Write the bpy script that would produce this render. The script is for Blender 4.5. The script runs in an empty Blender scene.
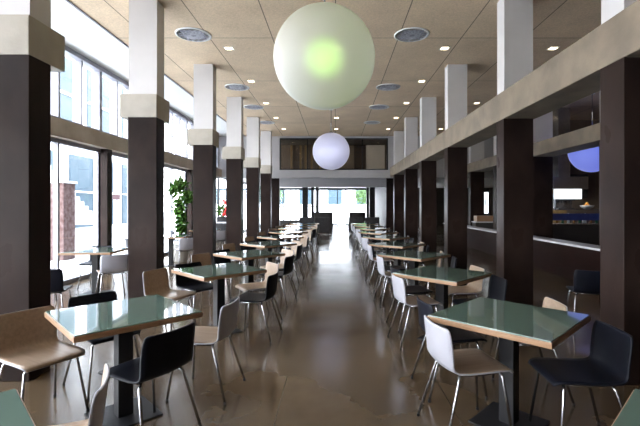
import bpy, bmesh, math, random
from mathutils import Vector, Matrix, noise
random.seed(7)
sc = bpy.context.scene
COL = sc.collection
PI = math.pi

# ------------------------------------------------------------------ camera
cam = bpy.data.objects.new('camera', bpy.data.cameras.new('camera'))
COL.objects.link(cam)
cam.location = (0, 0, 1.5)
cam.rotation_euler = (PI/2, 0, 0)
cam.data.sensor_width = 36
cam.data.lens = 413/640*36
cam.data.shift_x = -15/640
cam.data.shift_y = -8/640
cam.data.clip_start = .05
cam.data.clip_end = 300
sc.camera = cam
# ------------------------------------------------------------------ world (bright overcast sky)
W = bpy.data.worlds.new('sky'); sc.world = W; W.use_nodes = True
wn = W.node_tree.nodes; wl = W.node_tree.links
bg = wn['Background']
geo = wn.new('ShaderNodeTexCoord'); sep = wn.new('ShaderNodeSeparateXYZ'); rmp = wn.new('ShaderNodeValToRGB')
wl.new(geo.outputs['Generated'], sep.inputs[0]); wl.new(sep.outputs['Z'], rmp.inputs[0])
rmp.color_ramp.elements[0].position = 0.0; rmp.color_ramp.elements[0].color = (1, 1, 1, 1)
rmp.color_ramp.elements[1].position = 0.8; rmp.color_ramp.elements[1].color = (.72, .84, 1, 1)
wl.new(rmp.outputs[0], bg.inputs[0])
bg.inputs[1].default_value = 17.0
# ------------------------------------------------------------------ view
sc.view_settings.view_transform = 'Standard'
sc.view_settings.look = 'None'
sc.view_settings.gamma = 1
sc.view_settings.use_curve_mapping = False
sc.view_settings.exposure = 0.0
sc.cycles.use_denoising = True
sc.cycles.max_bounces = 10
sc.cycles.diffuse_bounces = 5
sc.cycles.glossy_bounces = 4
sc.cycles.transmission_bounces = 8
sc.cycles.transparent_max_bounces = 16
sc.cycles.sample_clamp_indirect = 12
sc.cycles.caustics_reflective = False
sc.cycles.caustics_refractive = False

# ------------------------------------------------------------------ materials
def srgb(r, g, b):
    f = lambda c: (c/255/12.92) if c/255 <= .04045 else ((c/255+.055)/1.055)**2.4
    return (f(r), f(g), f(b), 1)

def mat(name, c, rough=.5, metal=0., c2=None, scale=4., detail=4., bump=0., bscale=40., spec=.5,
        rough2=None, stretch=(1, 1, 1), coat=0., sss=0.):
    m = bpy.data.materials.new(name); m.use_nodes = True
    n = m.node_tree.nodes; l = m.node_tree.links
    p = n['Principled BSDF']
    p.inputs['Base Color'].default_value = c
    p.inputs['Roughness'].default_value = rough
    p.inputs['Metallic'].default_value = metal
    p.inputs['Specular IOR Level'].default_value = spec
    p.inputs['Coat Weight'].default_value = coat
    if c2 is not None or rough2 is not None or bump:
        tc = n.new('ShaderNodeTexCoord'); mp = n.new('ShaderNodeMapping')
        mp.inputs['Scale'].default_value = stretch
        l.new(tc.outputs['Object'], mp.inputs[0])
        nz = n.new('ShaderNodeTexNoise'); nz.inputs['Scale'].default_value = scale; nz.inputs['Detail'].default_value = detail
        l.new(mp.outputs[0], nz.inputs[0])
        cr = n.new('ShaderNodeValToRGB')
        cr.color_ramp.elements[0].position = .35; cr.color_ramp.elements[1].position = .65
        l.new(nz.outputs[0], cr.inputs[0])
        if c2 is not None:
            cr.color_ramp.elements[0].color = c; cr.color_ramp.elements[1].color = c2
            l.new(cr.outputs[0], p.inputs['Base Color'])
        if rough2 is not None:
            mr = n.new('ShaderNodeMapRange')
            mr.inputs[3].default_value = rough; mr.inputs[4].default_value = rough2
            mr.inputs[1].default_value = .3; mr.inputs[2].default_value = .7
            l.new(nz.outputs[0], mr.inputs[0]); l.new(mr.outputs[0], p.inputs['Roughness'])
        if bump:
            nb = n.new('ShaderNodeTexNoise'); nb.inputs['Scale'].default_value = bscale; nb.inputs['Detail'].default_value = 3
            l.new(mp.outputs[0], nb.inputs[0])
            b = n.new('ShaderNodeBump'); b.inputs['Strength'].default_value = bump; b.inputs['Distance'].default_value = .01
            l.new(nb.outputs[0], b.inputs['Height']); l.new(b.outputs[0], p.inputs['Normal'])
    return m

def emit(name, c, s):
    m = bpy.data.materials.new(name); m.use_nodes = True
    p = m.node_tree.nodes['Principled BSDF']
    p.inputs['Base Color'].default_value = (.8, .8, .8, 1)
    p.inputs['Emission Color'].default_value = c
    p.inputs['Emission Strength'].default_value = s
    return m

def schlick(n, l, f0):
    lw = n.new('ShaderNodeLayerWeight'); lw.inputs[0].default_value = .5
    pw = n.new('ShaderNodeMath'); pw.operation = 'POWER'; pw.inputs[1].default_value = 5; l.new(lw.outputs['Facing'], pw.inputs[0])
    ma = n.new('ShaderNodeMath'); ma.operation = 'MULTIPLY_ADD'; ma.inputs[1].default_value = 1-f0; ma.inputs[2].default_value = f0; l.new(pw.outputs[0], ma.inputs[0])
    return ma.outputs[0]

def glass_mat(name, tint=(1, 1, 1, 1), ior=1.45):
    m = bpy.data.materials.new(name); m.use_nodes = True
    n = m.node_tree.nodes; l = m.node_tree.links
    n.remove(n['Principled BSDF'])
    t = n.new('ShaderNodeBsdfTransparent'); t.inputs[0].default_value = tint
    g = n.new('ShaderNodeBsdfGlossy'); g.inputs['Roughness'].default_value = .02
    f = schlick(n, l, .04)
    mx = n.new('ShaderNodeMixShader')
    l.new(f, mx.inputs[0]); l.new(t.outputs[0], mx.inputs[1]); l.new(g.outputs[0], mx.inputs[2])
    l.new(mx.outputs[0], n['Material Output'].inputs[0])
    return m

def seam_mat(name, c, c2, seam, rough, xs, ys, w=.006, off=(0, 0), rough2=None, nscale=1.2, bump=0., spec=.5, stretch=(1, 1, 1), fine=None, tilevar=0.):
    """surface with straight joints every xs / ys metres"""
    m = mat(name, c, rough, 0, c2, nscale, 6, bump, 60, spec, rough2, stretch)
    n = m.node_tree.nodes; l = m.node_tree.links; p = n['Principled BSDF']
    src = p.inputs['Base Color'].links[0].from_socket
    tc = n.new('ShaderNodeTexCoord'); sp = n.new('ShaderNodeSeparateXYZ'); l.new(tc.outputs['Object'], sp.inputs[0])
    outs = []; cells = []
    for ax, step, o in (('X', xs, off[0]), ('Y', ys, off[1])):
        if not step: continue
        a = n.new('ShaderNodeMath'); a.operation = 'ADD'; a.inputs[1].default_value = o + 1000*step; l.new(sp.outputs[ax], a.inputs[0])
        d = n.new('ShaderNodeMath'); d.operation = 'DIVIDE'; d.inputs[1].default_value = step; l.new(a.outputs[0], d.inputs[0])
        fr = n.new('ShaderNodeMath'); fr.operation = 'FRACT'; l.new(d.outputs[0], fr.inputs[0])
        fl = n.new('ShaderNodeMath'); fl.operation = 'FLOOR'; l.new(d.outputs[0], fl.inputs[0]); cells.append(fl)
        lt = n.new('ShaderNodeMath'); lt.operation = 'LESS_THAN'; lt.inputs[1].default_value = w*2/step; l.new(fr.outputs[0], lt.inputs[0])
        outs.append(lt)
    if tilevar and len(cells) == 2:
        cb = n.new('ShaderNodeCombineXYZ'); l.new(cells[0].outputs[0], cb.inputs[0]); l.new(cells[1].outputs[0], cb.inputs[1])
        wh = n.new('ShaderNodeTexWhiteNoise'); l.new(cb.outputs[0], wh.inputs[0])
        mr = n.new('ShaderNodeMapRange'); mr.inputs[3].default_value = 1-tilevar; mr.inputs[4].default_value = 1+tilevar; l.new(wh.outputs['Value'], mr.inputs[0])
        hs = n.new('ShaderNodeHueSaturation'); l.new(mr.outputs[0], hs.inputs['Value']); l.new(src, hs.inputs['Color']); src = hs.outputs[0]
    if fine:
        nf = n.new('ShaderNodeTexNoise'); nf.inputs['Scale'].default_value = fine[0]; nf.inputs['Detail'].default_value = 2
        l.new(tc.outputs['Object'], nf.inputs[0])
        mr = n.new('ShaderNodeMapRange'); mr.inputs[1].default_value = .3; mr.inputs[2].default_value = .7
        mr.inputs[3].default_value = 1-fine[1]; mr.inputs[4].default_value = 1+fine[1]; l.new(nf.outputs[0], mr.inputs[0])
        hs = n.new('ShaderNodeHueSaturation'); l.new(mr.outputs[0], hs.inputs['Value']); l.new(src, hs.inputs['Color']); src = hs.outputs[0]
    o = outs[0].outputs[0]
    if len(outs) == 2:
        mx = n.new('ShaderNodeMath'); mx.operation = 'MAXIMUM'; l.new(o, mx.inputs[0]); l.new(outs[1].outputs[0], mx.inputs[1]); o = mx.outputs[0]
    mix = n.new('ShaderNodeMixRGB'); mix.inputs[2].default_value = seam
    l.new(o, mix.inputs[0]); l.new(src, mix.inputs[1]); l.new(mix.outputs[0], p.inputs['Base Color'])
    return m

M = {}
M['floor'] = seam_mat('polished_concrete', (.122, .083, .049, 1), (.056, .038, .023, 1), (.05, .036, .024, 1), .10, 1.285, 1.285, .003, (0.42, .1), rough2=.26, nscale=.9, tilevar=.06, spec=.9)
M['ceiling'] = seam_mat('wood_wool_board', (.72, .56, .39, 1), (.64, .49, .34, 1), (.16, .12, .09, 1), .8, 1.13, 2.57, .008, (0, .3), nscale=1.5, fine=(45, .12), tilevar=.04)
M['white_ceiling'] = mat('white_ceiling', (.88, .87, .85, 1), .7)
M['white'] = mat('white_plaster', (.80, .79, .78, 1), .6, c2=(.76, .75, .74, 1), scale=3)
M['shaft'] = mat('white_shaft_paint', (.62, .60, .60, 1), .5, c2=(.57, .555, .555, 1), scale=2)
M['concrete'] = mat('beige_concrete', (.25, .20, .145, 1), .7, c2=(.17, .135, .10, 1), scale=2.5, bump=.25, detail=8)
M['concrete_lit'] = mat('lit_beam_concrete', (.40, .335, .26, 1), .7, c2=(.30, .25, .19, 1), scale=2.5, bump=.25, detail=8)  # same beam concrete, overexposure by the windows put into a paler colour
M['capital'] = mat('pale_concrete', (.46, .42, .36, 1), .7, c2=(.37, .335, .28, 1), scale=3, bump=.2, detail=8)
M['steel'] = mat('dark_steel_cladding', (.030, .0195, .0165, 1), .26, c2=(.016, .0105, .0095, 1), scale=2.2, detail=8, rough2=.38, spec=.06, stretch=(1, 1, .6))
M['black_metal'] = mat('black_metal', (.012, .012, .014, 1), .4, c2=(.016, .016, .018, 1), scale=8, spec=.3)
M['chrome'] = mat('brushed_steel', (.45, .45, .47, 1), .25, 1.0, c2=(.38, .38, .40, 1), scale=12)
M['frame_grey'] = mat('grey_frame', (.24, .24, .28, 1), .4, c2=(.28, .28, .32, 1), scale=5)
M['endframe'] = mat('pale_grey_paint', (.42, .41, .42, 1), .5, c2=(.38, .37, .38, 1), scale=2)
M['table_wood'] = mat('plywood_edge', (.34, .20, .11, 1), .4, c2=(.26, .145, .075, 1), scale=3, detail=6, stretch=(2, 2, 30))
M['table_glass'] = mat('sea_green_glass', (.125, .198, .165, 1), .06, c2=(.135, .21, .175, 1), scale=.8, spec=1.0, coat=.8)
M['shell_white'] = mat('white_laminate', (.43, .43, .48, 1), .35, c2=(.39, .39, .44, 1), scale=4)
M['shell_tan'] = mat('pale_wood_veneer', (.36, .265, .19, 1), .35, c2=(.29, .21, .15, 1), scale=3, detail=6, stretch=(14, 1, 14))
M['shell_black'] = mat('black_laminate', (.005, .006, .010, 1), .42, c2=(.007, .008, .014, 1), scale=5, spec=.12)
M['glass'] = glass_mat('clear_glass')
M['bronze_glass'] = glass_mat('bronze_glass', (.95, .91, .85, 1))
M['brown_wall'] = mat('brown_wall', (.14, .10, .07, 1), .6, c2=(.10, .07, .05, 1), scale=2)
M['dark_wall'] = mat('dark_wall', (.03, .026, .024, 1), .6, c2=(.04, .034, .03, 1), scale=2)
M['redwood'] = mat('dark_red_panel', (.014, .005, .004, 1), .6, c2=(.010, .004, .003, 1), scale=2, stretch=(1, 1, 6), spec=.08)
M['gold_wood'] = mat('golden_wood', (.32, .20, .07, 1), .5, c2=(.22, .13, .05, 1), scale=2, stretch=(6, 6, 1))
M['stone'] = mat('white_stone', (.62, .62, .64, 1), .25, c2=(.55, .55, .58, 1), scale=6)
M['terrace'] = seam_mat('terrace_paving', (.72, .71, .69, 1), (.66, .65, .63, 1), (.5, .5, .5, 1), .8, .6, .6, .004)
M['out_white'] = mat('white_render', (.8, .8, .8, 1), .8, c2=(.75, .75, .76, 1), scale=1)
M['out_blue'] = mat('blue_facade_glass', (.035, .06, .08, 1), .3, c2=(.05, .075, .095, 1), scale=1.5, spec=.1)
M['brick'] = mat('mottled_brick', (.055, .018, .014, 1), .8, c2=(.13, .085, .08, 1), scale=9, detail=3)
M['leaf'] = mat('leaf_green', (.025, .10, .01, 1), .5, c2=(.09, .22, .02, 1), scale=9)
M['leaf_dark'] = mat('tree_green', (.05, .11, .03, 1), .6, c2=(.10, .18, .05, 1), scale=3)
M['stem'] = mat('stem_brown', (.09, .06, .03, 1), .8, c2=(.12, .08, .05, 1), scale=9)
M['pot_white'] = mat('glazed_white_pot', (.6, .6, .58, 1), .3, c2=(.55, .55, .53, 1), scale=5)
M['soil'] = mat('soil', (.03, .02, .015, 1), .9, c2=(.05, .035, .02, 1), scale=20)
M['petal'] = mat('red_petal', (.75, .035, .02, 1), .5, c2=(.6, .02, .02, 1), scale=20)
M['blue'] = mat('blue_panel', (.02, .035, .16, 1), .4, c2=(.03, .05, .2, 1), scale=5)
M['orange'] = mat('orange_skin', (.65, .25, .02, 1), .5, c2=(.75, .32, .03, 1), scale=10)
M['red_sign'] = mat('red_sign', (.035, .003, .008, 1), .5, c2=(.03, .003, .008, 1), scale=6)
M['amber'] = mat('amber_bottle', (.25, .11, .02, 1), .15, c2=(.2, .08, .02, 1), scale=6)
M['green_bottle'] = mat('green_bottle', (.02, .12, .05, 1), .15, c2=(.02, .09, .04, 1), scale=6)
M['clay'] = mat('pale_ceramic', (.5, .5, .48, 1), .3, c2=(.45, .45, .43, 1), scale=6)
M['sofa'] = mat('charcoal_upholstery', (.035, .032, .034, 1), .8, c2=(.05, .046, .048, 1), scale=14, bump=.3)
M['downlight'] = emit('downlight_glow', (1, .80, .52, 1), 9)
M['hood_glow'] = emit('hood_light_glow', (.85, .93, 1, 1), 1.6)
M['sign_glow'] = emit('backlit_panel_glow', (.9, .96, 1, 1), 3)
M['sign_print'] = emit('backlit_print', (.45, .55, .6, 1), 1.2)

# ------------------------------------------------------------------ helpers
def link(name, bm, mats, parent=None, smooth=False, loc=None):
    me = bpy.data.meshes.new(name)
    bmesh.ops.recalc_face_normals(bm, faces=bm.faces)
    bm.to_mesh(me); bm.free()
    for m in (mats if isinstance(mats, (list, tuple)) else [mats]):
        me.materials.append(M[m])
    if smooth:
        for p in me.polygons: p.use_smooth = True
    o = bpy.data.objects.new(name, me); COL.objects.link(o)
    if parent: o.parent = parent
    if loc: o.location = loc
    return o

def box(bm, x0, x1, y0, y1, z0, z1, mi=0, bevel=0.):
    v = [bm.verts.new(p) for p in ((x0,y0,z0),(x1,y0,z0),(x1,y1,z0),(x0,y1,z0),(x0,y0,z1),(x1,y0,z1),(x1,y1,z1),(x0,y1,z1))]
    fs = [bm.faces.new([v[i] for i in q]) for q in ((0,3,2,1),(4,5,6,7),(0,1,5,4),(1,2,6,5),(2,3,7,6),(3,0,4,7))]
    for f in fs: f.material_index = mi
    if bevel:
        es = list({e for f in fs for e in f.edges})
        bmesh.ops.bevel(bm, geom=es, offset=bevel, segments=2, affect='EDGES', profile=.6)
    return v

def B(*a, **k):
    bm = bmesh.new(); box(bm, *a, **k); return bm

def tube(bm, pts, r, seg=8, caps=True):
    pts = [Vector(p) for p in pts]; rings = []
    for i, p in enumerate(pts):
        d = (pts[min(i+1, len(pts)-1)] - pts[max(i-1, 0)]).normalized()
        a = d.orthogonal().normalized() if i == 0 else (rings_a - d*rings_a.dot(d)).normalized()
        rings_a = a
        b = d.cross(a)
        rr = r[i] if isinstance(r, (list, tuple)) else r
        rings.append([bm.verts.new(p + (a*math.cos(t)+b*math.sin(t))*rr) for t in [2*PI*k/seg for k in range(seg)]])
    for i in range(len(rings)-1):
        for k in range(seg):
            bm.faces.new((rings[i][k], rings[i][(k+1) % seg], rings[i+1][(k+1) % seg], rings[i+1][k]))
    if caps:
        bm.faces.new(rings[0][::-1]); bm.faces.new(rings[-1])

def lathe(bm, prof, seg=20, c=(0, 0, 0)):
    rings = []
    for r, z in prof:
        rings.append([bm.verts.new((c[0]+max(r, 1e-4)*math.cos(2*PI*k/seg), c[1]+max(r, 1e-4)*math.sin(2*PI*k/seg), c[2]+z)) for k in range(seg)])
    for i in range(len(rings)-1):
        for k in range(seg):
            bm.faces.new((rings[i][k], rings[i][(k+1) % seg], rings[i+1][(k+1) % seg], rings[i+1][k]))
    bm.faces.new(rings[0][::-1]); bm.faces.new(rings[-1])

def empty(name, loc, rz=0.):
    o = bpy.data.objects.new(name, None); COL.objects.link(o)
    o.location = loc; o.rotation_euler = (0, 0, rz); o.empty_display_size = .1
    return o

def tag(o, label, cat, group=None):
    o['label'] = label; o['category'] = cat
    if group: o['group'] = group
    return o

def struct(o):
    o['kind'] = 'structure'; return o

def dup(root, loc, rz=None):
    r = root.copy(); COL.objects.link(r); r.location = loc
    if rz is not None: r.rotation_euler = (0, 0, rz)
    kids = [c for c in root.children]
    for ch in kids:
        c = ch.copy(); COL.objects.link(c); c.parent = r
        for g in ch.children:
            d = g.copy(); COL.objects.link(d); d.parent = c
    return r

ORD = ['nearest', 'second', 'third', 'fourth', 'fifth', 'sixth', 'seventh', 'eighth', 'ninth', 'farthest']

# ================================================================== STRUCTURE
CH = 4.50          # ceiling height
YB, YE = -5.0, 18.0
COLY = [3.51, 6.02, 8.78, 11.45, 14.05, 16.7, 19.3]
FX = -5.15         # glazed facade
XR = 11.5
struct(link('floor', B(FX-.1, XR, YB, 31.2, -.12, 0), 'floor'))
struct(link('ceiling', B(-3.9, XR, YB, YE+.15, CH, CH+.25), 'ceiling'))
struct(link('ceiling_strip', B(FX-.35, -3.9, YB, YE+.15, CH+.02, CH+.25), 'white_ceiling'))
struct(link('trim_1', B(-3.93, -3.90, YB, YE, CH-.02, CH+.10), 'frame_grey'))
struct(link('wall_back', B(FX-.1, XR, YB-.2, YB, 0, CH), 'dark_wall'))
struct(link('wall_right', B(XR, XR+.2, YB-.2, 31.2, 0, CH+.2), 'brown_wall'))

# end wall with the long interior window above the passage
bm = bmesh.new()
y0, y1 = YE, YE+.2
box(bm, -2.83, -2.42, y0, y1, 2.68, CH)           # left jamb
box(bm, 2.32, 2.75, y0, y1, 2.68, CH)
box(bm, -2.42, 2.32, y0, y1, 2.68, 3.03)
box(bm, -2.42, 2.32, y0, y1, 4.42, CH)
box(bm, FX, -2.83, y0, y1, 2.68, CH)
box(bm, 2.75, XR, y0, y1, 2.68, CH)
struct(link('wall_end', bm, 'endframe'))
bm = bmesh.new()
for x0 in (-2.42, 2.27):
    box(bm, x0, x0+.05, y0+.05, y1-.03, 3.03, 4.42)
box(bm, -2.37, 2.27, y0+.05, y1-.03, 3.03, 3.08); box(bm, -2.37, 2.27, y0+.05, y1-.03, 4.37, 4.42)
for x0 in (-1.2, 0, 1.2): box(bm, x0-.015, x0+.015, y0+.08, y1-.05, 3.08, 4.37)
wf = struct(link('window_1', bm, 'black_metal'))
link('pane', B(-2.37, 2.27, y0+.10, y0+.11, 3.08, 4.37), 'bronze_glass', wf)
# gallery room behind that window
struct(link('wall_gallery', B(-5.15, 6.0, 20.6, 20.8, 2.95, CH+.2), 'brown_wall'))
struct(link('ceiling_gallery', B(FX-.1, XR, YE+.15, 31.2, CH, CH+.2), 'dark_wall'))
struct(link('ceiling_passage', B(FX-.1, XR, YE+.2, 31.2, 2.78, 2.95), 'white'))
bm = bmesh.new()
for i, x in enumerate((-2.2, -1.75, -1.5, -1.2, -.8)): box(bm, x, x+.10, 20.4, 20.6, 2.95, 4.45)
struct(link('trim_2', bm, 'gold_wood'))
struct(link('trim_3', B(.95, 1.5, 20.4, 20.6, 2.95, 4.45), 'redwood'))
struct(link('trim_4', B(1.55, 2.45, 20.35, 20.6, 2.95, 4.45), 'white'))

# concrete beams
def beam(label, x0, x1, ya, yb, z0, z1, m='concrete'):
    bm = bmesh.new(); box(bm, x0, x1, ya, yb, z0, z1, bevel=.012)
    return tag(link('concrete_beam', bm, m), label, 'beam')
beam('deep beige concrete beam running above the dark columns right of the aisle', 2.40, 2.86, YB, YE-.005, 2.73, 3.13)
beam('concrete beam over the second row of columns, above the servery', 5.46, 6.06, YB, YE-.005, 2.84, 3.20)
beam('long concrete beam across the window wall at left', FX-.06, FX+.22, YB, YE-.005, 2.72, 3.05, 'concrete_lit')
beam('pale cross beam spanning the passage under the end wall', -2.60, 2.40, 19.3, 19.6, 2.34, 2.775, 'endframe')

# columns
def column(x0, x1, y, label, dark_top, white_bottom=None, cap=None, group=None, depth=.27, m='steel', top=CH):
    r = empty('column', ((x0+x1)/2, y+depth/2, 0)); cx, cy = r.location.x, r.location.y
    tag(r, label, 'column', group)
    hw = (x1-x0)/2; hd = depth/2
    link('cladding', B(-hw, hw, -hd, hd, .0, dark_top, bevel=.006), m, r)
    if cap:
        link('capital', B(cap[0]-cx, cap[1]-cx, -hd-.004, -hd+cap[2], dark_top, cap[3], bevel=.008), 'capital', r)
    if white_bottom:
        link('upper_shaft', B(-hw+.01, hw, -hd+.01, hd, white_bottom, top), 'shaft', r)
    return r

near = ['nearest the camera', 'second from the camera', 'third from the camera', 'fourth from the camera', 'fifth from the camera', 'sixth from the camera']
for i, y in enumerate(COLY[:6]):
    column(-3.02, -2.60, y, f'dark steel clad column with concrete capital, left of the aisle, {near[i]}', 2.78, 3.12, (-3.14, -2.60, .47, 3.12), 'left aisle columns')
    column(2.40, 2.82, (3.43, 5.87)[i] if i < 2 else y+.02, f'dark steel clad column under the beam, right of the aisle, {near[i]}', 2.73, 3.13, None, 'right aisle columns', depth=(.31 if i == 0 else .27))
for x0, x1, s in ((-3.02, -2.6, 'left'), (2.40, 2.82, 'right')):
    column(x0, x1, 19.3, f'low dark column carrying the {s} end of the passage cross beam', 2.775)
for i, y in enumerate((5.6, 8.30, 11.45, 14.05, 16.7)):
    column(5.48, 6.04, y, f'dark column of the second right row beside the servery wall, {near[i]}'.replace('from the camera', 'in its row').replace('nearest the camera', 'first in its row'), 2.84, 3.20, None, 'second row columns')
for i, y in enumerate(COLY[1:6]):
    column(FX-.02, FX+.20, y+.2, f'slim dark column against the left window wall, {near[i]}'.replace('from the camera', 'in its row').replace('nearest the camera', 'first in its row'), 2.72, None, None, 'window wall columns', depth=.2)

# facade windows, one unit for each bay
bays = [YB+.02, -1.69, .88, 3.45, 6.22, 8.98, 11.65, 14.25, 16.9, 18.0]
wi = 2
for a, b in zip(bays[:-1], bays[1:]):
    r = struct(empty(f'window_{wi}', (FX, a, 0))); wi += 1
    L = b-a; bm = bmesh.new()
    box(bm, -.06, .08, 0, L, 0.002, .08); box(bm, -.04, .06, 0, L, 2.64, 2.718); box(bm, -.04, .06, 0, L, 3.052, 3.12); box(bm, -.06, .1, 0, L, CH-.10, CH-.005)
    for k in range(5):
        yy = min(L*k/4, L-.05)
        box(bm, -.12, .06, yy, yy+.05, 3.12, CH-.10)
    for k in (0, 2):
        yy = min(L*k/4, L-.05)
        box(bm, -.04, .05, yy, yy+.05, .08, 2.64)
    link('window_frame', bm, 'frame_grey', r)
    bm = bmesh.new(); box(bm, -.006, .006, .0, L, .08, 2.64); box(bm, -.006, .006, .0, L, 3.12, CH-.10)
    link('pane', bm, 'glass', r)
# passage side glazing and far glass wall
r = struct(empty(f'window_{wi}', (FX, 18.2, 0))); wi += 1
bm = bmesh.new(); 
for k in range(9): box(bm, -.04, .05, k*1.6, k*1.6+.06, .08, 2.70)
box(bm, -.06, .06, 0, 12.9, 0.002, .08); box(bm, -.06, .06, 0, 12.9, 2.70, 2.775)
link('window_frame', bm, 'black_metal', r); link('pane', B(-.006, .006, 0, 12.9, .08, 2.70), 'glass', r)
r = struct(empty(f'window_{wi}', (0, 31, 0))); wi += 1
bm = bmesh.new()
for x in (-5.1, -3.9, -3.35, -2.95, -2.3, -1.25, .15, .75, 2.35, 3.6, 4.8): box(bm, x, x+.06, -.05, .05, .0, 2.70)
box(bm, -5.1, 6, -.05, .05, 2.62, 2.775); box(bm, -5.1, .15, -.05, .05, .002, .08); box(bm, .8, 6, -.05, .05, .002, .08); box(bm, -5.1, -1.2, -.05, .05, 1.35, 1.41)
link('window_frame', bm, 'black_metal', r)
link('pane', B(-5.1, 6, -.006, .006, .08, 2.62), 'glass', r)
struct(link('wall_far', B(6, XR, 30.9, 31.1, 0, 2.78), 'dark_wall'))
struct(link('wall_passage', B(2.9, 3.1, 22, 31, 0, 2.78), 'dark_wall'))
for x, w, y, lab in ((-1.62, .3, 22.5, 'black pillar left of the passage, in front of the far windows'), (-1.30, .16, 24.0, 'thin black pillar just right of the bigger left passage pillar'),
                     (-1.12, .16, 26.0, 'rearmost thin black pillar left of the bright far doorway'),
                     (2.02, .3, 22.5, 'black pillar right of the passage by the far windows'), (2.05, .16, 26., 'thin black pillar right of the bright far doorway, rearmost')):
    tag(link('pillar', B(-w/2, w/2, -.12, .12, 0, 2.775, bevel=.005), 'black_metal', loc=(x, y, 0)), lab, 'pillar')

# ================================================================== CEILING FITTINGS
def downlight():
    r = empty('ceiling_light', (0, 0, CH))
    bm = bmesh.new()
    for a in ((-.09, .09, -.09, -.065), (-.09, .09, .065, .09), (-.09, -.065, -.065, .065), (.065, .09, -.065, .065)):
        box(bm, a[0], a[1], a[2], a[3], -.008, .0)
    link('rim', bm, 'white', r)
    link('diffuser', B(-.065, .065, -.065, .065, -.004, 0.0), 'downlight', r)
    return r
proto = downlight(); first = True
rowx = {-2.03: 'over the left columns', .05: 'above the middle of the aisle', 2.1: 'just left of the right beam', 4.17: 'above the right side aisle', 6.3: 'above the servery', 7.9: 'at the far right of the ceiling'}
for x, rl in rowx.items():
    for j, y in enumerate((7.9, 10.0, 12.15, 14.2, 16.3)):
        if x > 4.5 and j < 1: continue
        o = proto if first else dup(proto, (0, 0, 0))
        first = False
        o.location = (x, y, CH)
        tag(o, f'small square warm recessed light {rl}, {["nearest", "second", "third", "fourth", "last"][j]} of its row', 'ceiling light', 'recessed ceiling lights')

def vent():
    r = empty('ceiling_vent', (0, 0, CH))
    bm = bmesh.new()
    lathe(bm, [(.31, 0), (.31, -.010), (.27, -.016), (.27, 0)], 32)
    link('ring', bm, 'white', r, True)
    link('plenum', B(-.18, .18, -.18, .18, -.003, 0), 'frame_grey', r)
    bm = bmesh.new()
    for k in range(16):
        for q in range(3):
            a = 2*PI*k/16 + q*.2; r0 = .05+q*.07
            c, s = math.cos(a), math.sin(a)
            p = [(c*r0 - s*.014, s*r0 + c*.014), (c*r0 + s*.014, s*r0 - c*.014), (c*(r0+.055) + s*.014, s*(r0+.055) - c*.014), (c*(r0+.055) - s*.014, s*(r0+.055) + c*.014)]
            vs = [bm.verts.new((u, v, -.017)) for u, v in p]; ws = [bm.verts.new((u*.98+.01, v*.98, -.022)) for u, v in p]
            bm.faces.new(vs); bm.faces.new(ws[::-1])
            for i in range(4): bm.faces.new((vs[i], ws[i], ws[(i+1) % 4], vs[(i+1) % 4]))
    link('vane', bm, 'shell_white', r)
    return r
vp = vent(); first = True
for x, sl in ((-2.49, 'left'), (1.35, 'right')):
    for j, y in enumerate((7.27, 10.5, 12.64, 15.0)):
        o = vp if first else dup(vp, (0, 0, 0)); first = False
        o.location = (x, y, CH)
        tag(o, f'round swirl air vent in the ceiling, {["nearest", "second", "third", "farthest"][j]} of the {sl} row', 'air vent', 'swirl ceiling vents')

# globe lamps
def frosted(name, col, alpha, em, es, rough=.5):
    m = bpy.data.materials.new(name); m.use_nodes = True
    n = m.node_tree.nodes; l = m.node_tree.links; n.remove(n['Principled BSDF'])
    t = n.new('ShaderNodeBsdfTransparent'); t.inputs[0].default_value = (1, 1, 1, 1)
    tr = n.new('ShaderNodeBsdfTranslucent'); tr.inputs[0].default_value = col
    df = n.new('ShaderNodeBsdfDiffuse'); df.inputs[0].default_value = col
    gl = n.new('ShaderNodeBsdfGlossy'); gl.inputs['Roughness'].default_value = .5
    e = n.new('ShaderNodeEmission'); e.inputs[0].default_value = em; e.inputs[1].default_value = es
    m1 = n.new('ShaderNodeMixShader'); m1.inputs[0].default_value = .5; l.new(tr.outputs[0], m1.inputs[1]); l.new(df.outputs[0], m1.inputs[2])
    m2 = n.new('ShaderNodeMixShader'); m2.inputs[0].default_value = alpha; l.new(t.outputs[0], m2.inputs[1]); l.new(m1.outputs[0], m2.inputs[2])
    m3 = n.new('ShaderNodeMixShader'); l.new(schlick(n, l, .03), m3.inputs[0]); l.new(m2.outputs[0], m3.inputs[1]); l.new(gl.outputs[0], m3.inputs[2])
    ad = n.new('ShaderNodeAddShader'); l.new(m3.outputs[0], ad.inputs[0]); l.new(e.outputs[0], ad.inputs[1])
    l.new(ad.outputs[0], n['Material Output'].inputs[0])
    M[name] = m
def glow_volume(name, col, strength, R, power):
    m = bpy.data.materials.new(name); m.use_nodes = True
    n = m.node_tree.nodes; l = m.node_tree.links; n.remove(n['Principled BSDF'])
    tc = n.new('ShaderNodeTexCoord'); ln = n.new('ShaderNodeVectorMath'); ln.operation = 'LENGTH'; l.new(tc.outputs['Object'], ln.inputs[0])
    mr = n.new('ShaderNodeMapRange'); mr.inputs[1].default_value = 0; mr.inputs[2].default_value = R; mr.inputs[3].default_value = 1; mr.inputs[4].default_value = 0
    l.new(ln.outputs['Value'], mr.inputs[0])
    pw = n.new('ShaderNodeMath'); pw.operation = 'POWER'; pw.inputs[1].default_value = power; l.new(mr.outputs[0], pw.inputs[0])
    ml = n.new('ShaderNodeMath'); ml.operation = 'MULTIPLY'; ml.inputs[1].default_value = strength; l.new(pw.outputs[0], ml.inputs[0])
    e = n.new('ShaderNodeEmission'); e.inputs[0].default_value = col; l.new(ml.outputs[0], e.inputs[1])
    l.new(e.outputs[0], n['Material Output'].inputs['Volume'])
    M[name] = m
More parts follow.
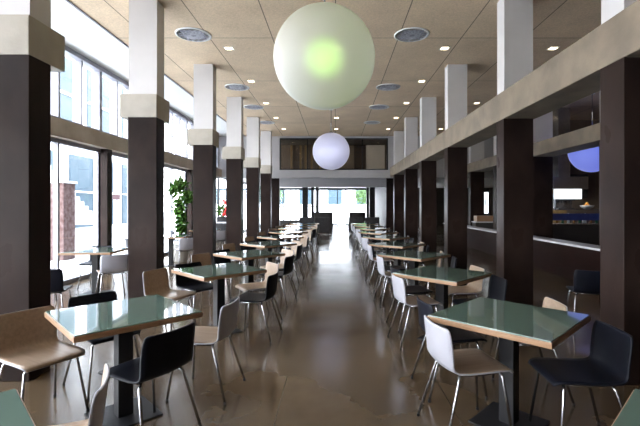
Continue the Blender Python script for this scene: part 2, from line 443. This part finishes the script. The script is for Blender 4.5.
frosted('frosted_green_white', (.64, .59, .61, 1), .80, (.5, .5, .48, 1), .06)
frosted('frosted_lilac', (.70, .70, .80, 1), .62, (.52, .54, .74, 1), .12)
frosted('frosted_blue', (.4, .45, .8, 1), .7, (.16, .2, .62, 1), .5)
glow_volume('green_lamp_glow', (.48, 1.0, .10, 1), 12, .27, .6)
glow_volume('lilac_lamp_glow', (.66, .70, 1.0, 1), 2.6, .5, 1.0)
glow_volume('blue_lamp_glow', (.25, .35, 1.0, 1), .6, .5, 1.0)
def sphere(bm, r, seg=48, rings=32):
    bmesh.ops.create_uvsphere(bm, u_segments=seg, v_segments=rings, radius=r)
def globe(x, y, z, R, shell, glow, gr, label):
    r = empty('globe_lamp', (x, y, z)); tag(r, label, 'lamp')
    bm = bmesh.new(); sphere(bm, R); link('globe_shade', bm, shell, r, True)
    bm = bmesh.new(); sphere(bm, gr, 24, 16); link('glowing_core', bm, glow, r, True)
    bm = bmesh.new(); tube(bm, [(0, 0, R-.02), (0, 0, CH-z-.04)], .012); link('suspension_rod', bm, 'chrome', r, True)
    bm = bmesh.new(); lathe(bm, [(.07, CH-z-.045), (.07, CH-z-.001)], 20); link('ceiling_rose', bm, 'white', r)
    bm = bmesh.new(); lathe(bm, [(.05, R+.03), (.07, R-.01)], 20); link('collar', bm, 'chrome', r)
globe(-.12, 4.7, 3.17, .575, 'frosted_green_white', 'green_lamp_glow', .30, 'huge frosted white globe lamp with a green glow at its heart')
globe(-.12, 12.84, 3.17, .575, 'frosted_lilac', 'lilac_lamp_glow', .5, 'pale lilac glowing globe lamp hanging before the end wall window')
globe(6.85, 11.0, 2.95, .575, 'frosted_blue', 'blue_lamp_glow', .5, 'blue glowing globe lamp over the servery at right')

# ================================================================== TABLES
def make_table():
    t = empty('cafe_table', (0, 0, 0))
    s = .40
    bm = bmesh.new(); box(bm, -s, s, -s, s, .700, .734, bevel=.003)
    top = link('tabletop', bm, 'table_wood', t)
    bm = bmesh.new(); box(bm, -s+.006, s-.006, -s+.006, s-.006, .734, .742, bevel=.002)
    link('glass_panel', bm, 'table_glass', top)
    link('pedestal', B(-.05, .05, -.05, .05, .012, .690, bevel=.004), 'black_metal', t)
    link('base_plate', B(-.20, .20, -.20, .20, .0, .012, bevel=.003), 'black_metal', t)
    link('mounting_plate', B(-.16, .16, -.16, .16, .688, .700), 'black_metal', t)
    return t

# ================================================================== CHAIRS
def shell_bm(tk=.011):
    # profile (y forward, z up, half width, side curl) from front lip to top of the back
    P = [(.225, .425, .180, 0), (.215, .443, .192, 0), (.185, .452, .200, .002), (.10, .450, .205, .006), (0, .443, .207, .010), (-.10, .440, .206, .012),
         (-.165, .444, .203, .014), (-.198, .458, .199, .018), (-.214, .485, .197, .022), (-.222, .53, .198, .028), (-.229, .58, .199, .030), (-.236, .64, .199, .030), (-.241, .685, .196, .028), (-.244, .712, .188, .026), (-.246, .724, .172, .022)]
    nu = 12; bm = bmesh.new(); top = []; bot = []
    for i, (y, z, w, c) in enumerate(P):
        a = P[max(i-1, 0)]; b = P[min(i+1, len(P)-1)]
        ty, tz = b[0]-a[0], b[1]-a[1]; l = math.hypot(ty, tz); ty /= l; tz /= l
        ny, nz = tz, -ty         # normal; tangent goes backwards/up
        if nz < 0 and abs(nz) > abs(ny): ny, nz = -ny, -nz
        if abs(ny) >= abs(nz) and ny < 0: ny, nz = -ny, -nz
        rt, rb = [], []
        for k in range(nu+1):
            u = -1+2*k/nu
            cu = c*abs(u)**2.2
            p = Vector((u*w, y+ny*cu, z+nz*cu))
            rt.append(bm.verts.new(p)); rb.append(bm.verts.new(p - Vector((0, ny, nz))*tk))
        top.append(rt); bot.append(rb)
    n = len(P)
    for i in range(n-1):
        for k in range(nu):
            f = bm.faces.new((top[i][k], top[i][k+1], top[i+1][k+1], top[i+1][k])); f.material_index = 1
            bm.faces.new((bot[i][k], bot[i+1][k], bot[i+1][k+1], bot[i][k+1]))
    for i in range(n-1):
        bm.faces.new((top[i][0], top[i+1][0], bot[i+1][0], bot[i][0])); bm.faces.new((top[i][nu], bot[i][nu], bot[i+1][nu], top[i+1][nu]))
    for k in range(nu):
        bm.faces.new((top[0][k], bot[0][k], bot[0][k+1], top[0][k+1])); bm.faces.new((top[n-1][k], top[n-1][k+1], bot[n-1][k+1], bot[n-1][k]))
    return bm

def make_chair(outer, inner, metal):
    c = empty('cafe_chair', (0, 0, 0))
    link('moulded_shell', shell_bm(), [outer, inner], c, True)
    bm = bmesh.new()
    tube(bm, [(-.14, .15, .424), (-.155, 0, .420), (-.14, -.13, .420)], .010)
    tube(bm, [(.14, .15, .424), (.155, 0, .420), (.14, -.13, .420)], .010)
    tube(bm, [(-.15, .06, .420), (.15, .06, .420)], .009); tube(bm, [(-.15, -.08, .418), (.15, -.08, .418)], .009)
    link('seat_frame', bm, metal, c, True)
    for sx in (-1, 1):
        for ya, yb in ((.15, .20), (-.13, -.26)):
            bm = bmesh.new()
            tube(bm, [(sx*.14, ya, .426), (sx*.165, ya+(yb-ya)*.12, .395), (sx*.215, yb, .012)], .0095)
            lg = link('leg', bm, metal, c, True)
            bm = bmesh.new(); tube(bm, [(sx*.2145, yb, .018), (sx*.2155, yb, .0)], .012)
            link('foot_cap', bm, 'black_metal', lg)
    return c

tproto = make_table()
cw = make_chair('shell_white', 'shell_tan', 'chrome')
cb = make_chair('shell_black', 'shell_black', 'chrome')
used = set()
def put(proto, loc, rz):
    if proto.name not in used:
        used.add(proto.name); proto.location = loc; proto.rotation_euler = (0, 0, rz); return proto
    return dup(proto, loc, rz)
def chair(kind, x, y, face, label, group):
    rz = math.atan2(face[1], face[0]) - PI/2
    o = put(cw if kind == 'w' else cb, (x, y, 0), rz)
    return tag(o, label, 'chair', group)

LT = [(-1.32, 1.15), (-1.51, 2.95), (-1.37, 4.88), (-1.35, 6.50), (-1.32, 8.20), (-1.32, 9.95), (-1.32, 11.7), (-1.3, 13.45), (-1.3, 15.2), (-1.3, 16.95)]
RT = [(1.24, 1.15), (1.20, 2.85), (1.20, 4.63), (1.22, 6.38), (1.22, 8.10), (1.22, 9.85), (1.22, 11.6), (1.22, 13.35), (1.22, 15.1), (1.22, 16.85)]
LP = [('w', -.57, -.03, (.85, -.5), 'near outer'), ('b', -.41, .50, (.8, -.6), 'far outer'), ('b', .29, -.27, (-.88, .47), 'near aisle'), ('w', .45, .40, (-.98, .12), 'far aisle')]
RP = [('w', -.31, -.07, (.96, .19), 'near aisle'), ('b', -.25, .54, (.97, .12), 'far aisle'), ('w', .34, .47, (-1, .07), 'far outer'), ('b', .33, -.23, (-1, .05), 'near outer')]
jit = random.Random(3)
for side, TT, PP in (('left', LT, LP), ('right', RT, RP)):
    for i, (x, y) in enumerate(TT):
        o = put(tproto, (x, y, 0), PI/4 + (jit.uniform(-.04, .04) if i > 2 else 0))
        tag(o, f'square cafe table with sea green glass top, {ORD[i]} table in the {side} row', 'table', f'cafe tables {side} of the aisle')
        for kind, dx, dy, f, where in PP:
            if i == 0:
                if not (side == 'left' and where == 'far aisle'): continue
            if side == 'left' and i > 1 and where == 'near aisle': dx, dy, f = .43, -.17, (-1, .1)
            if side == 'left' and i > 1 and where == 'far aisle': dx, dy, f = .34, .52, (-.8, -.6)
            j = .0 if i < 2 else .03
            fx, fy = f[0], f[1] + (jit.uniform(-.2, .2) if i > 1 else 0)
            px, py = x+dx+jit.uniform(-j, j), y+dy+jit.uniform(-j, j)
            if i == 0: px, py, fx, fy = -1.26, 1.77, -.9, -.38
            kd = 'white chair with tan seat' if kind == 'w' else 'black chair'
            chair(kind, px, py, (fx, fy), f'{kd} at the {where} corner, {ORD[i]} table of the {side} row', f'chairs around the {side} tables')

# tables by the window wall
for i, (x, y) in enumerate(((-4.05, 7.0), (-4.05, 10.2), (-4.05, 12.9))):
    o = put(tproto, (x, y, 0), .1)
    tag(o, f'cafe table by the glass wall, {["nearest", "middle", "farthest"][i]} of the three behind the left columns', 'table', 'tables by the window wall')
    for kind, dx, dy, f, where in (('w', .48, -.38, (-.6, .8), 'aisle side'), ('b', -.62, -.45, (.8, .6), 'camera side'), ('b', -.35, .60, (0.1, -1), 'far side')):
        if i == 1 and where == 'far side': continue
        chair(kind, x+dx, y+dy, f, f'{"white" if kind == "w" else "black"} chair on the {where} of the {["nearest", "middle", "farthest"][i]} table by the glass wall', 'chairs by the window wall')
chair('b', -3.55, 5.15, (-.3, .95), 'black chair behind the second left column, turned to the glass wall', None)
chair('b', -4.1, 5.3, (.3, .95), 'black chair standing alone near the window wall, left of the others', None)
chair('b', 3.12, 5.1, (.3, .95), 'black chair standing alone in the right side aisle', None)

# ================================================================== RIGHT: LOW WALL AND SERVERY
r = empty('low_wall', (4.9, 12.0, 0)); tag(r, 'low dark red panelled wall with a white stone ledge before the servery', 'low wall')
link('panelling', B(-.15, .15, -6.5, 6.0, 0, .68), 'redwood', r)
link('ledge', B(-.20, .2, -6.55, 6.05, .68, .72, bevel=.005), 'stone', r)

r = empty('serving_counter', (8.4, 12.6, 0)); tag(r, 'dark serving counter with steel top and blue front strip, behind the low wall', 'counter')
link('cabinet', B(-2.3, 2.3, -.4, .4, 0, .92), 'dark_wall', r)
link('worktop', B(-2.35, 2.35, -.45, .45, .92, .96, bevel=.004), 'chrome', r)
link('front_strip', B(-2.35, 2.35, -.47, -.452, 1.05, 1.25), 'blue', r)
bm = bmesh.new()
for x in (-2.2, -1.1, 0, 1.1, 2.2): tube(bm, [(x, -.43, .96), (x, -.43, 1.26)], .015)
link('strip_post', bm, 'chrome', r)
link('shelf', B(-2.3, 2.3, .05, .35, 1.34, 1.37), 'chrome', r)
bm = bmesh.new()
for x in (-2.25, 0, 2.25): box(bm, x-.015, x+.015, .3, .33, .96, 1.34)
link('shelf_bracket', bm, 'chrome', r)
r = empty('extractor_hood', (7.05, 12.9, 0)); tag(r, 'lit white extractor hood hanging over the serving counter', 'hood')
link('canopy', B(-.5, .55, -.5, .5, 1.98, 2.35), 'chrome', r)
link('light_panel', B(-.48, .35, -.515, -.5, 1.68, 1.98), 'hood_glow', r)
L = bpy.data.objects.new('hood_lamp', bpy.data.lights.new('hood_lamp', 'AREA')); COL.objects.link(L); L.parent = r
L.data.shape = 'RECTANGLE'; L.data.size = .8; L.data.size_y = .5; L.data.energy = 40; L.data.color = (.85, .93, 1); L.location = (0, 0, 1.975)
link('duct', B(-.18, .18, -.2, .2, 2.35, CH), 'chrome', r)
struct(link('wall_servery', B(6.0, XR, 14.6, 14.8, 0, CH), 'brown_wall'))
struct(link('trim_5', B(7.55, 8.1, 14.45, 14.6, .9, 4.2), 'gold_wood'))
bt = None
for i in range(10):
    x = 6.75+i*.17; mm = ['amber', 'green_bottle', 'clay'][i % 3]
    bm = bmesh.new(); h = .24+.03*(i % 3)
    lathe(bm, [(.033, 0), (.037, .01), (.037, h*.6), (.014, h*.75), (.013, h)], 12)
    o = link('bottle', bm, mm, None, True, (x, 12.55, .96)); tag(o, f'{["amber", "dark green", "pale ceramic"][i % 3]} bottle, {["first", "second", "third", "fourth", "fifth", "sixth", "seventh", "eighth", "ninth", "tenth"][i]} from the left on the serving counter', 'bottle', 'bottles on the serving counter')
    bm = bmesh.new(); lathe(bm, [(.015, 0), (.015, .02)], 10); link('cap', bm, 'black_metal', o, False, (0, 0, h))
r = link('fruit_bowl', (lambda b: (lathe(b, [(.06, 0), (.16, .05), (.20, .12), (.19, .12), (.15, .055), (.05, .012)], 24), b)[1])(bmesh.new()), 'clay', None, True, (7.78, 12.75, 1.37))
tag(r, 'pale fruit bowl of oranges on the servery shelf', 'bowl')
for i, (a, b, c) in enumerate(((-.07, 0, .10), (.07, .02, .10), (0, -.08, .10), (0, .08, .105), (0, 0, .17))):
    bm = bmesh.new(); sphere(bm, .045, 16, 10)
    tag(link('orange', bm, 'orange', None, True, (7.78+a, 12.75+b, 1.37+c)), f'orange in the servery fruit bowl, {["left", "right", "front", "rear", "topmost"][i]} of the five', 'orange', 'oranges in the bowl')
def coffee_machine(x, y, z, lab):
    c = empty('coffee_machine', (x, y, z)); tag(c, lab, 'coffee machine')
    link('body', B(-.26, .26, -.02, .22, 0, .46, bevel=.015), 'chrome', c); link('head', B(-.26, .26, -.20, -.02, .26, .46, bevel=.015), 'black_metal', c)
    link('drip_tray', B(-.24, .24, -.20, -.02, 0, .05), 'chrome', c); link('cup_rail', B(-.24, .24, -.02, .20, .48, .50), 'chrome', c)
    for s_ in (-.12, .12):
        bm = bmesh.new(); tube(bm, [(s_, -.12, .26), (s_, -.12, .2)], .03, 10); tube(bm, [(s_, -.13, .22), (s_, -.27, .20)], .012, 6); link('group_handle', bm, 'black_metal', c)
coffee_machine(7.1, 12.85, 1.37, 'steel coffee machine on the servery shelf under the lit hood')
for i in range(9):
    bm = bmesh.new(); h = .16+.05*(i % 2)
    lathe(bm, [(.045, 0), (.05, .01), (.05, h)], 14)
    o = link('canister', bm, ['clay', 'blue', 'clay', 'amber'][i % 4], None, True, (8.12+i*.16, 12.8, 1.37)) if i > 5 else link('canister', bm, ['clay', 'blue', 'gold_wood'][i % 3], None, True, (6.2+i*.098, 12.75 + .1*(i % 2), 1.37))
    tag(o, f'small lidded canister on the servery shelf, {["first", "second", "third", "fourth", "fifth", "sixth", "seventh", "eighth", "ninth"][i]} from the left', 'canister', 'canisters on the servery shelf')
    bm = bmesh.new(); lathe(bm, [(.052, 0), (.052, .015), (.012, .02), (.012, .035)], 14); link('lid', bm, 'chrome', o, True, (0, 0, h))
r = empty('wall_cabinet', (8.35, 14.4, 1.75)); tag(r, 'black wall cabinet high on the servery back wall', 'cabinet')
link('carcass', B(-.35, .35, -.18, .19, 0, .8), 'black_metal', r); link('door', B(-.34, -.01, -.2, -.18, .02, .78), 'dark_wall', r); link('door', B(.01, .34, -.2, -.18, .02, .78), 'dark_wall', r)
r = empty('low_planter', (-3.2, 27.0, 0)); tag(r, 'long dark low planter before the left far windows', 'planter')
link('trough', B(-.9, .9, -.2, .2, 0, .5, bevel=.01), 'dark_wall', r);
bm = bmesh.new(); box(bm, -.86, .86, -.16, .16, .5, .51); link('soil', bm, 'soil', r)
# backlit panel
r = empty('backlit_sign', (6.15, 16.9, 1.16)); tag(r, 'narrow backlit white display panel on a dark stand, seen between right columns', 'sign')
link('housing', B(-.14, .14, -.02, .1, -1.16, .90), 'black_metal', r)
link('lit_face', B(-.11, .11, -.03, -.02, 0, .86), 'sign_glow', r)
link('print', B(-.04, .04, -.034, -.03, .3, .6), 'sign_print', r)
r = empty('snack_stand', (5.68, 15.4, 0)); tag(r, 'dark low stand with a wooden crate top, below the backlit panel', 'stand')
link('carcass', B(-.5, .5, -.2, .2, 0, .85), 'dark_wall', r)
link('crate', B(-.45, .40, -.18, .18, .89, 1.10, bevel=.01), 'table_wood', r); link('ledge', B(-.52, .52, -.22, .22, .85, .89), 'stone', r)

# ================================================================== LEFT: PLANTS
def leaf_blob(bm, cs, n, size, rnd):
    for _ in range(n):
        c, r = rnd.choice(cs)
        d = Vector((rnd.gauss(0, 1), rnd.gauss(0, 1), rnd.gauss(0, 1))).normalized()*rnd.uniform(.4, 1)
        p = Vector(c) + Vector((d.x*r[0], d.y*r[1], d.z*r[2]))
        a = Vector((rnd.gauss(0, 1), rnd.gauss(0, 1), rnd.gauss(-.4, .7))).normalized(); b = a.orthogonal().normalized(); nn = a.cross(b)
        s = size*rnd.uniform(.6, 1.3)
        q = [p, p+a*s*.4+b*s*.35, p+a*s+nn*s*.12, p+a*s*.4-b*s*.35]
        m = p+a*s*.45-nn*s*.08
        v = [bm.verts.new(t) for t in q]; mv = bm.verts.new(m)
        for k in range(4): bm.faces.new((v[k], v[(k+1) % 4], mv))
rnd = random.Random(11)
r = empty('potted_plant', (-4.08, 10.9, 0)); tag(r, 'tall green leafy climbing plant in a pale pot by the glass wall', 'plant')
bm = bmesh.new(); lathe(bm, [(.15, 0), (.19, .05), (.22, .42), (.24, .45), (.21, .45), (.20, .40)], 24); link('pot', bm, 'pot_white', r, True)
bm = bmesh.new(); lathe(bm, [(.199, .38), (.199, .405)], 20); link('soil', bm, 'soil', r)
bm = bmesh.new(); tube(bm, [(0, 0, .38), (.02, 0, .9), (-.03, .02, 1.4), (0, 0, 2.1)], [.025, .02, .016, .008])
for k in range(9):
    z = .8+k*.15; a = k*2.3; tube(bm, [(0, 0, z), (.12*math.cos(a), .12*math.sin(a), z+.08), (.2*math.cos(a), .2*math.sin(a), z+.05)], [.008, .006, .004], 5)
link('stem', bm, 'stem', r, True)
bm = bmesh.new(); leaf_blob(bm, [((0, 0, 2.08), (.2, .2, .18)), ((-.14, 0, 1.92), (.2, .18, .16)), ((.18, 0, 1.72), (.18, .18, .18)), ((-.02, 0, 1.5), (.16, .16, .22)), ((0, 0, 1.2), (.12, .12, .25)), ((.03, 0, .9), (.13, .13, .22))], 950, .11, rnd)
link('foliage', bm, 'leaf', r)
# flower cabinet
r = empty('sideboard', (-4.40, 16.6, 0)); tag(r, 'black sideboard with white top at the far end of the window wall', 'cabinet')
link('carcass', B(-.35, .35, -.25, .25, 0, .78), 'black_metal', r); link('top', B(-.38, .38, -.28, .28, .78, .83, bevel=.004), 'stone', r)
link('door', B(-.33, -.01, -.262, -.25, .05, .74), 'black_metal', r); link('door', B(.01, .33, -.262, -.25, .05, .74), 'black_metal', r)
r = empty('flower_box', (-4.40, 16.6, .83)); tag(r, 'box of red flowers and green leaves on the black sideboard', 'plant')
link('planter', B(-.32, .32, -.14, .14, 0, .2, bevel=.01), 'black_metal', r)
bm = bmesh.new(); leaf_blob(bm, [((-.15, 0, .45), (.22, .15, .32)), ((.12, 0, .5), (.2, .15, .36))], 420, .10, rnd); link('foliage', bm, 'leaf', r)
bm = bmesh.new()
for k in range(26):
    a = (rnd.uniform(-.05, .32), rnd.uniform(-.22, -.1), rnd.uniform(.22, .85))
    mtx = Matrix.Translation(a)
    bmesh.ops.create_icosphere(bm, subdivisions=1, radius=.05, matrix=mtx)
link('blossom', bm, 'petal', r)

# ================================================================== FAR PASSAGE FURNITURE
def armchair():
    a = empty('armchair', (0, 0, 0))
    link('seat_cushion', B(-.29, .29, -.3, .3, .22, .44, bevel=.04), 'sofa', a, True)
    link('backrest', B(-.36, .36, -.42, -.28, .12, .88, bevel=.04), 'sofa', a, True)
    for s in (-1, 1): link('armrest', B(s*.33-.04, s*.33+.04, -.30, .32, .12, .62, bevel=.02), 'sofa', a, True)
    for sx in (-.3, .3):
        for sy in (-.33, .26): link('leg', B(sx-.02, sx+.02, sy-.02, sy+.02, 0, .125), 'black_metal', a)
    return a
ap = armchair(); first = True
for x, y, rz, lab in ((-.62, 21.2, PI, 'charcoal armchair left of the far doorway, nearest the aisle'), (-1.45, 21.3, PI, 'charcoal armchair farther left of the far doorway'),
                      (1.05, 21.2, PI, 'charcoal armchair right of the far doorway, nearest the aisle'), (1.9, 21.4, PI, 'charcoal armchair by the right far pillar')):
    o = ap if first else dup(ap, (0, 0, 0)); first = False
    o.location = (x, y, 0); o.rotation_euler = (0, 0, 0); tag(o, lab, 'armchair', 'charcoal armchairs in the passage')
r = empty('partition', (-.88, 25.6, 0)); tag(r, 'waist high dark partition left of the far doorway', 'partition')
link('panel', B(-.5, .75, -.05, .05, 0.05, 1.02), 'dark_wall', r); link('cap_rail', B(-.52, .77, -.07, .07, 1.02, 1.06), 'black_metal', r); link('plinth', B(-.5, .75, -.07, .07, 0, .05), 'black_metal', r)
r = empty('partition', (1.5, 25.6, 0)); tag(r, 'waist high dark partition right of the far doorway', 'partition')
link('panel', B(-.62, .4, -.05, .05, 0.05, 1.02), 'dark_wall', r); link('cap_rail', B(-.64, .42, -.07, .07, 1.02, 1.06), 'black_metal', r); link('plinth', B(-.62, .4, -.07, .07, 0, .05), 'black_metal', r)

# ================================================================== OUTSIDE
struct(link('ground', B(-60, 60, -60, 90, -.5, -.14), 'terrace'))
struct(link('ground_terrace', B(-40, FX-.12, -20, 45, -.14, -.01), 'terrace'))
r = empty('neighbouring_building', (-15.5, 22, 0)); tag(r, 'white building with blue glass and an outside stair beyond the window wall', 'building')
link('wall', B(-3, 3, -8, 8, -.13, 9), 'out_white', r)
for k, (a, b) in enumerate(((-7.2, -3.6), (-2.6, 1.2), (2.2, 6.6))):
    w = link('window', B(3.0, 3.06, a, b, .4, 3.9), 'out_blue', r)
    bm = bmesh.new(); box(bm, 3.06, 3.12, a, b, 2.1, 2.18); box(bm, 3.06, 3.12, (a+b)/2-.04, (a+b)/2+.04, .4, 3.9); link('mullion', bm, 'out_white', w)
for k, (a, b) in enumerate(((-7.2, -5.2), (-4.4, -2.2), (-1.2, 1.2), (2.2, 4.0), (4.8, 6.6))):  # upper blue panels added so the burnt-out sky in the high panes looks bluish
    w = link('window', B(3.0, 3.06, a, b, 4.8, 8.5), 'out_blue', r)
    bm = bmesh.new(); box(bm, 3.06, 3.12, a, b, 6.6, 6.7); link('mullion', bm, 'out_white', w)
bm = bmesh.new()
for k in range(16): box(bm, 3.3, 4.5, -7.5+k*.3, -7.2+k*.3, 3.6-k*.2, 3.85-k*.2)
link('stair', bm, 'out_white', r)
r = empty('brick_pier', (-7.55, 11.4, 0)); tag(r, 'mottled red brick pier standing on the terrace', 'pier')
link('shaft', B(-.3, .22, -.25, .25, -.012, 2.1), 'brick', r); link('coping', B(-.34, .26, -.29, .29, 2.1, 2.16), 'out_white', r)
r = empty('street_sign', (-7.5, 14.2, 0)); tag(r, 'small dark red sign on a post outside the window wall', 'sign')
bm = bmesh.new(); tube(bm, [(0, 0, -.01), (0, 0, 1.95)], .03); link('post', bm, 'frame_grey', r)
link('sign_panel', B(-.13, .13, -.045, -.03, 1.68, 1.86), 'red_sign', r)
r = empty('white_pavilion', (0, 58, 0)); tag(r, 'long pale building across the street beyond the far doorway', 'building')
link('wall', B(-22, 22, 0, 6, -.14, 9), 'out_white', r)
for k in range(9):
    x = -16+k*4; link('window', B(x-1, x+1, -.06, 0, 1.6, 3.8), 'out_blue', r)
def tree(x, y, h, lab, seed):
    r = empty('tree', (x, y, -.14)); tag(r, lab, 'tree', 'trees beyond the far doorway')
    bm = bmesh.new(); tube(bm, [(0, 0, 0), (.1, 0, h*.3), (0, .1, h*.7)], [.18, .13, .06]); link('trunk', bm, 'stem', r, True)
    bm = bmesh.new(); leaf_blob(bm, [((0, 0, h*.7), (1.6, 1.6, h*.25)), ((.6, 0, h*.55), (1.2, 1.2, h*.2)), ((-.7, .2, h*.6), (1.1, 1.1, h*.2))], 900, .3, random.Random(seed)); link('foliage', bm, 'leaf_dark', r)
tree(3.6, 44, 4.4, 'leafy green tree outside, right of the far doorway', 1)
tree(-7.5, 46, 5.0, 'leafy green tree outside, left of the far doorway', 2)
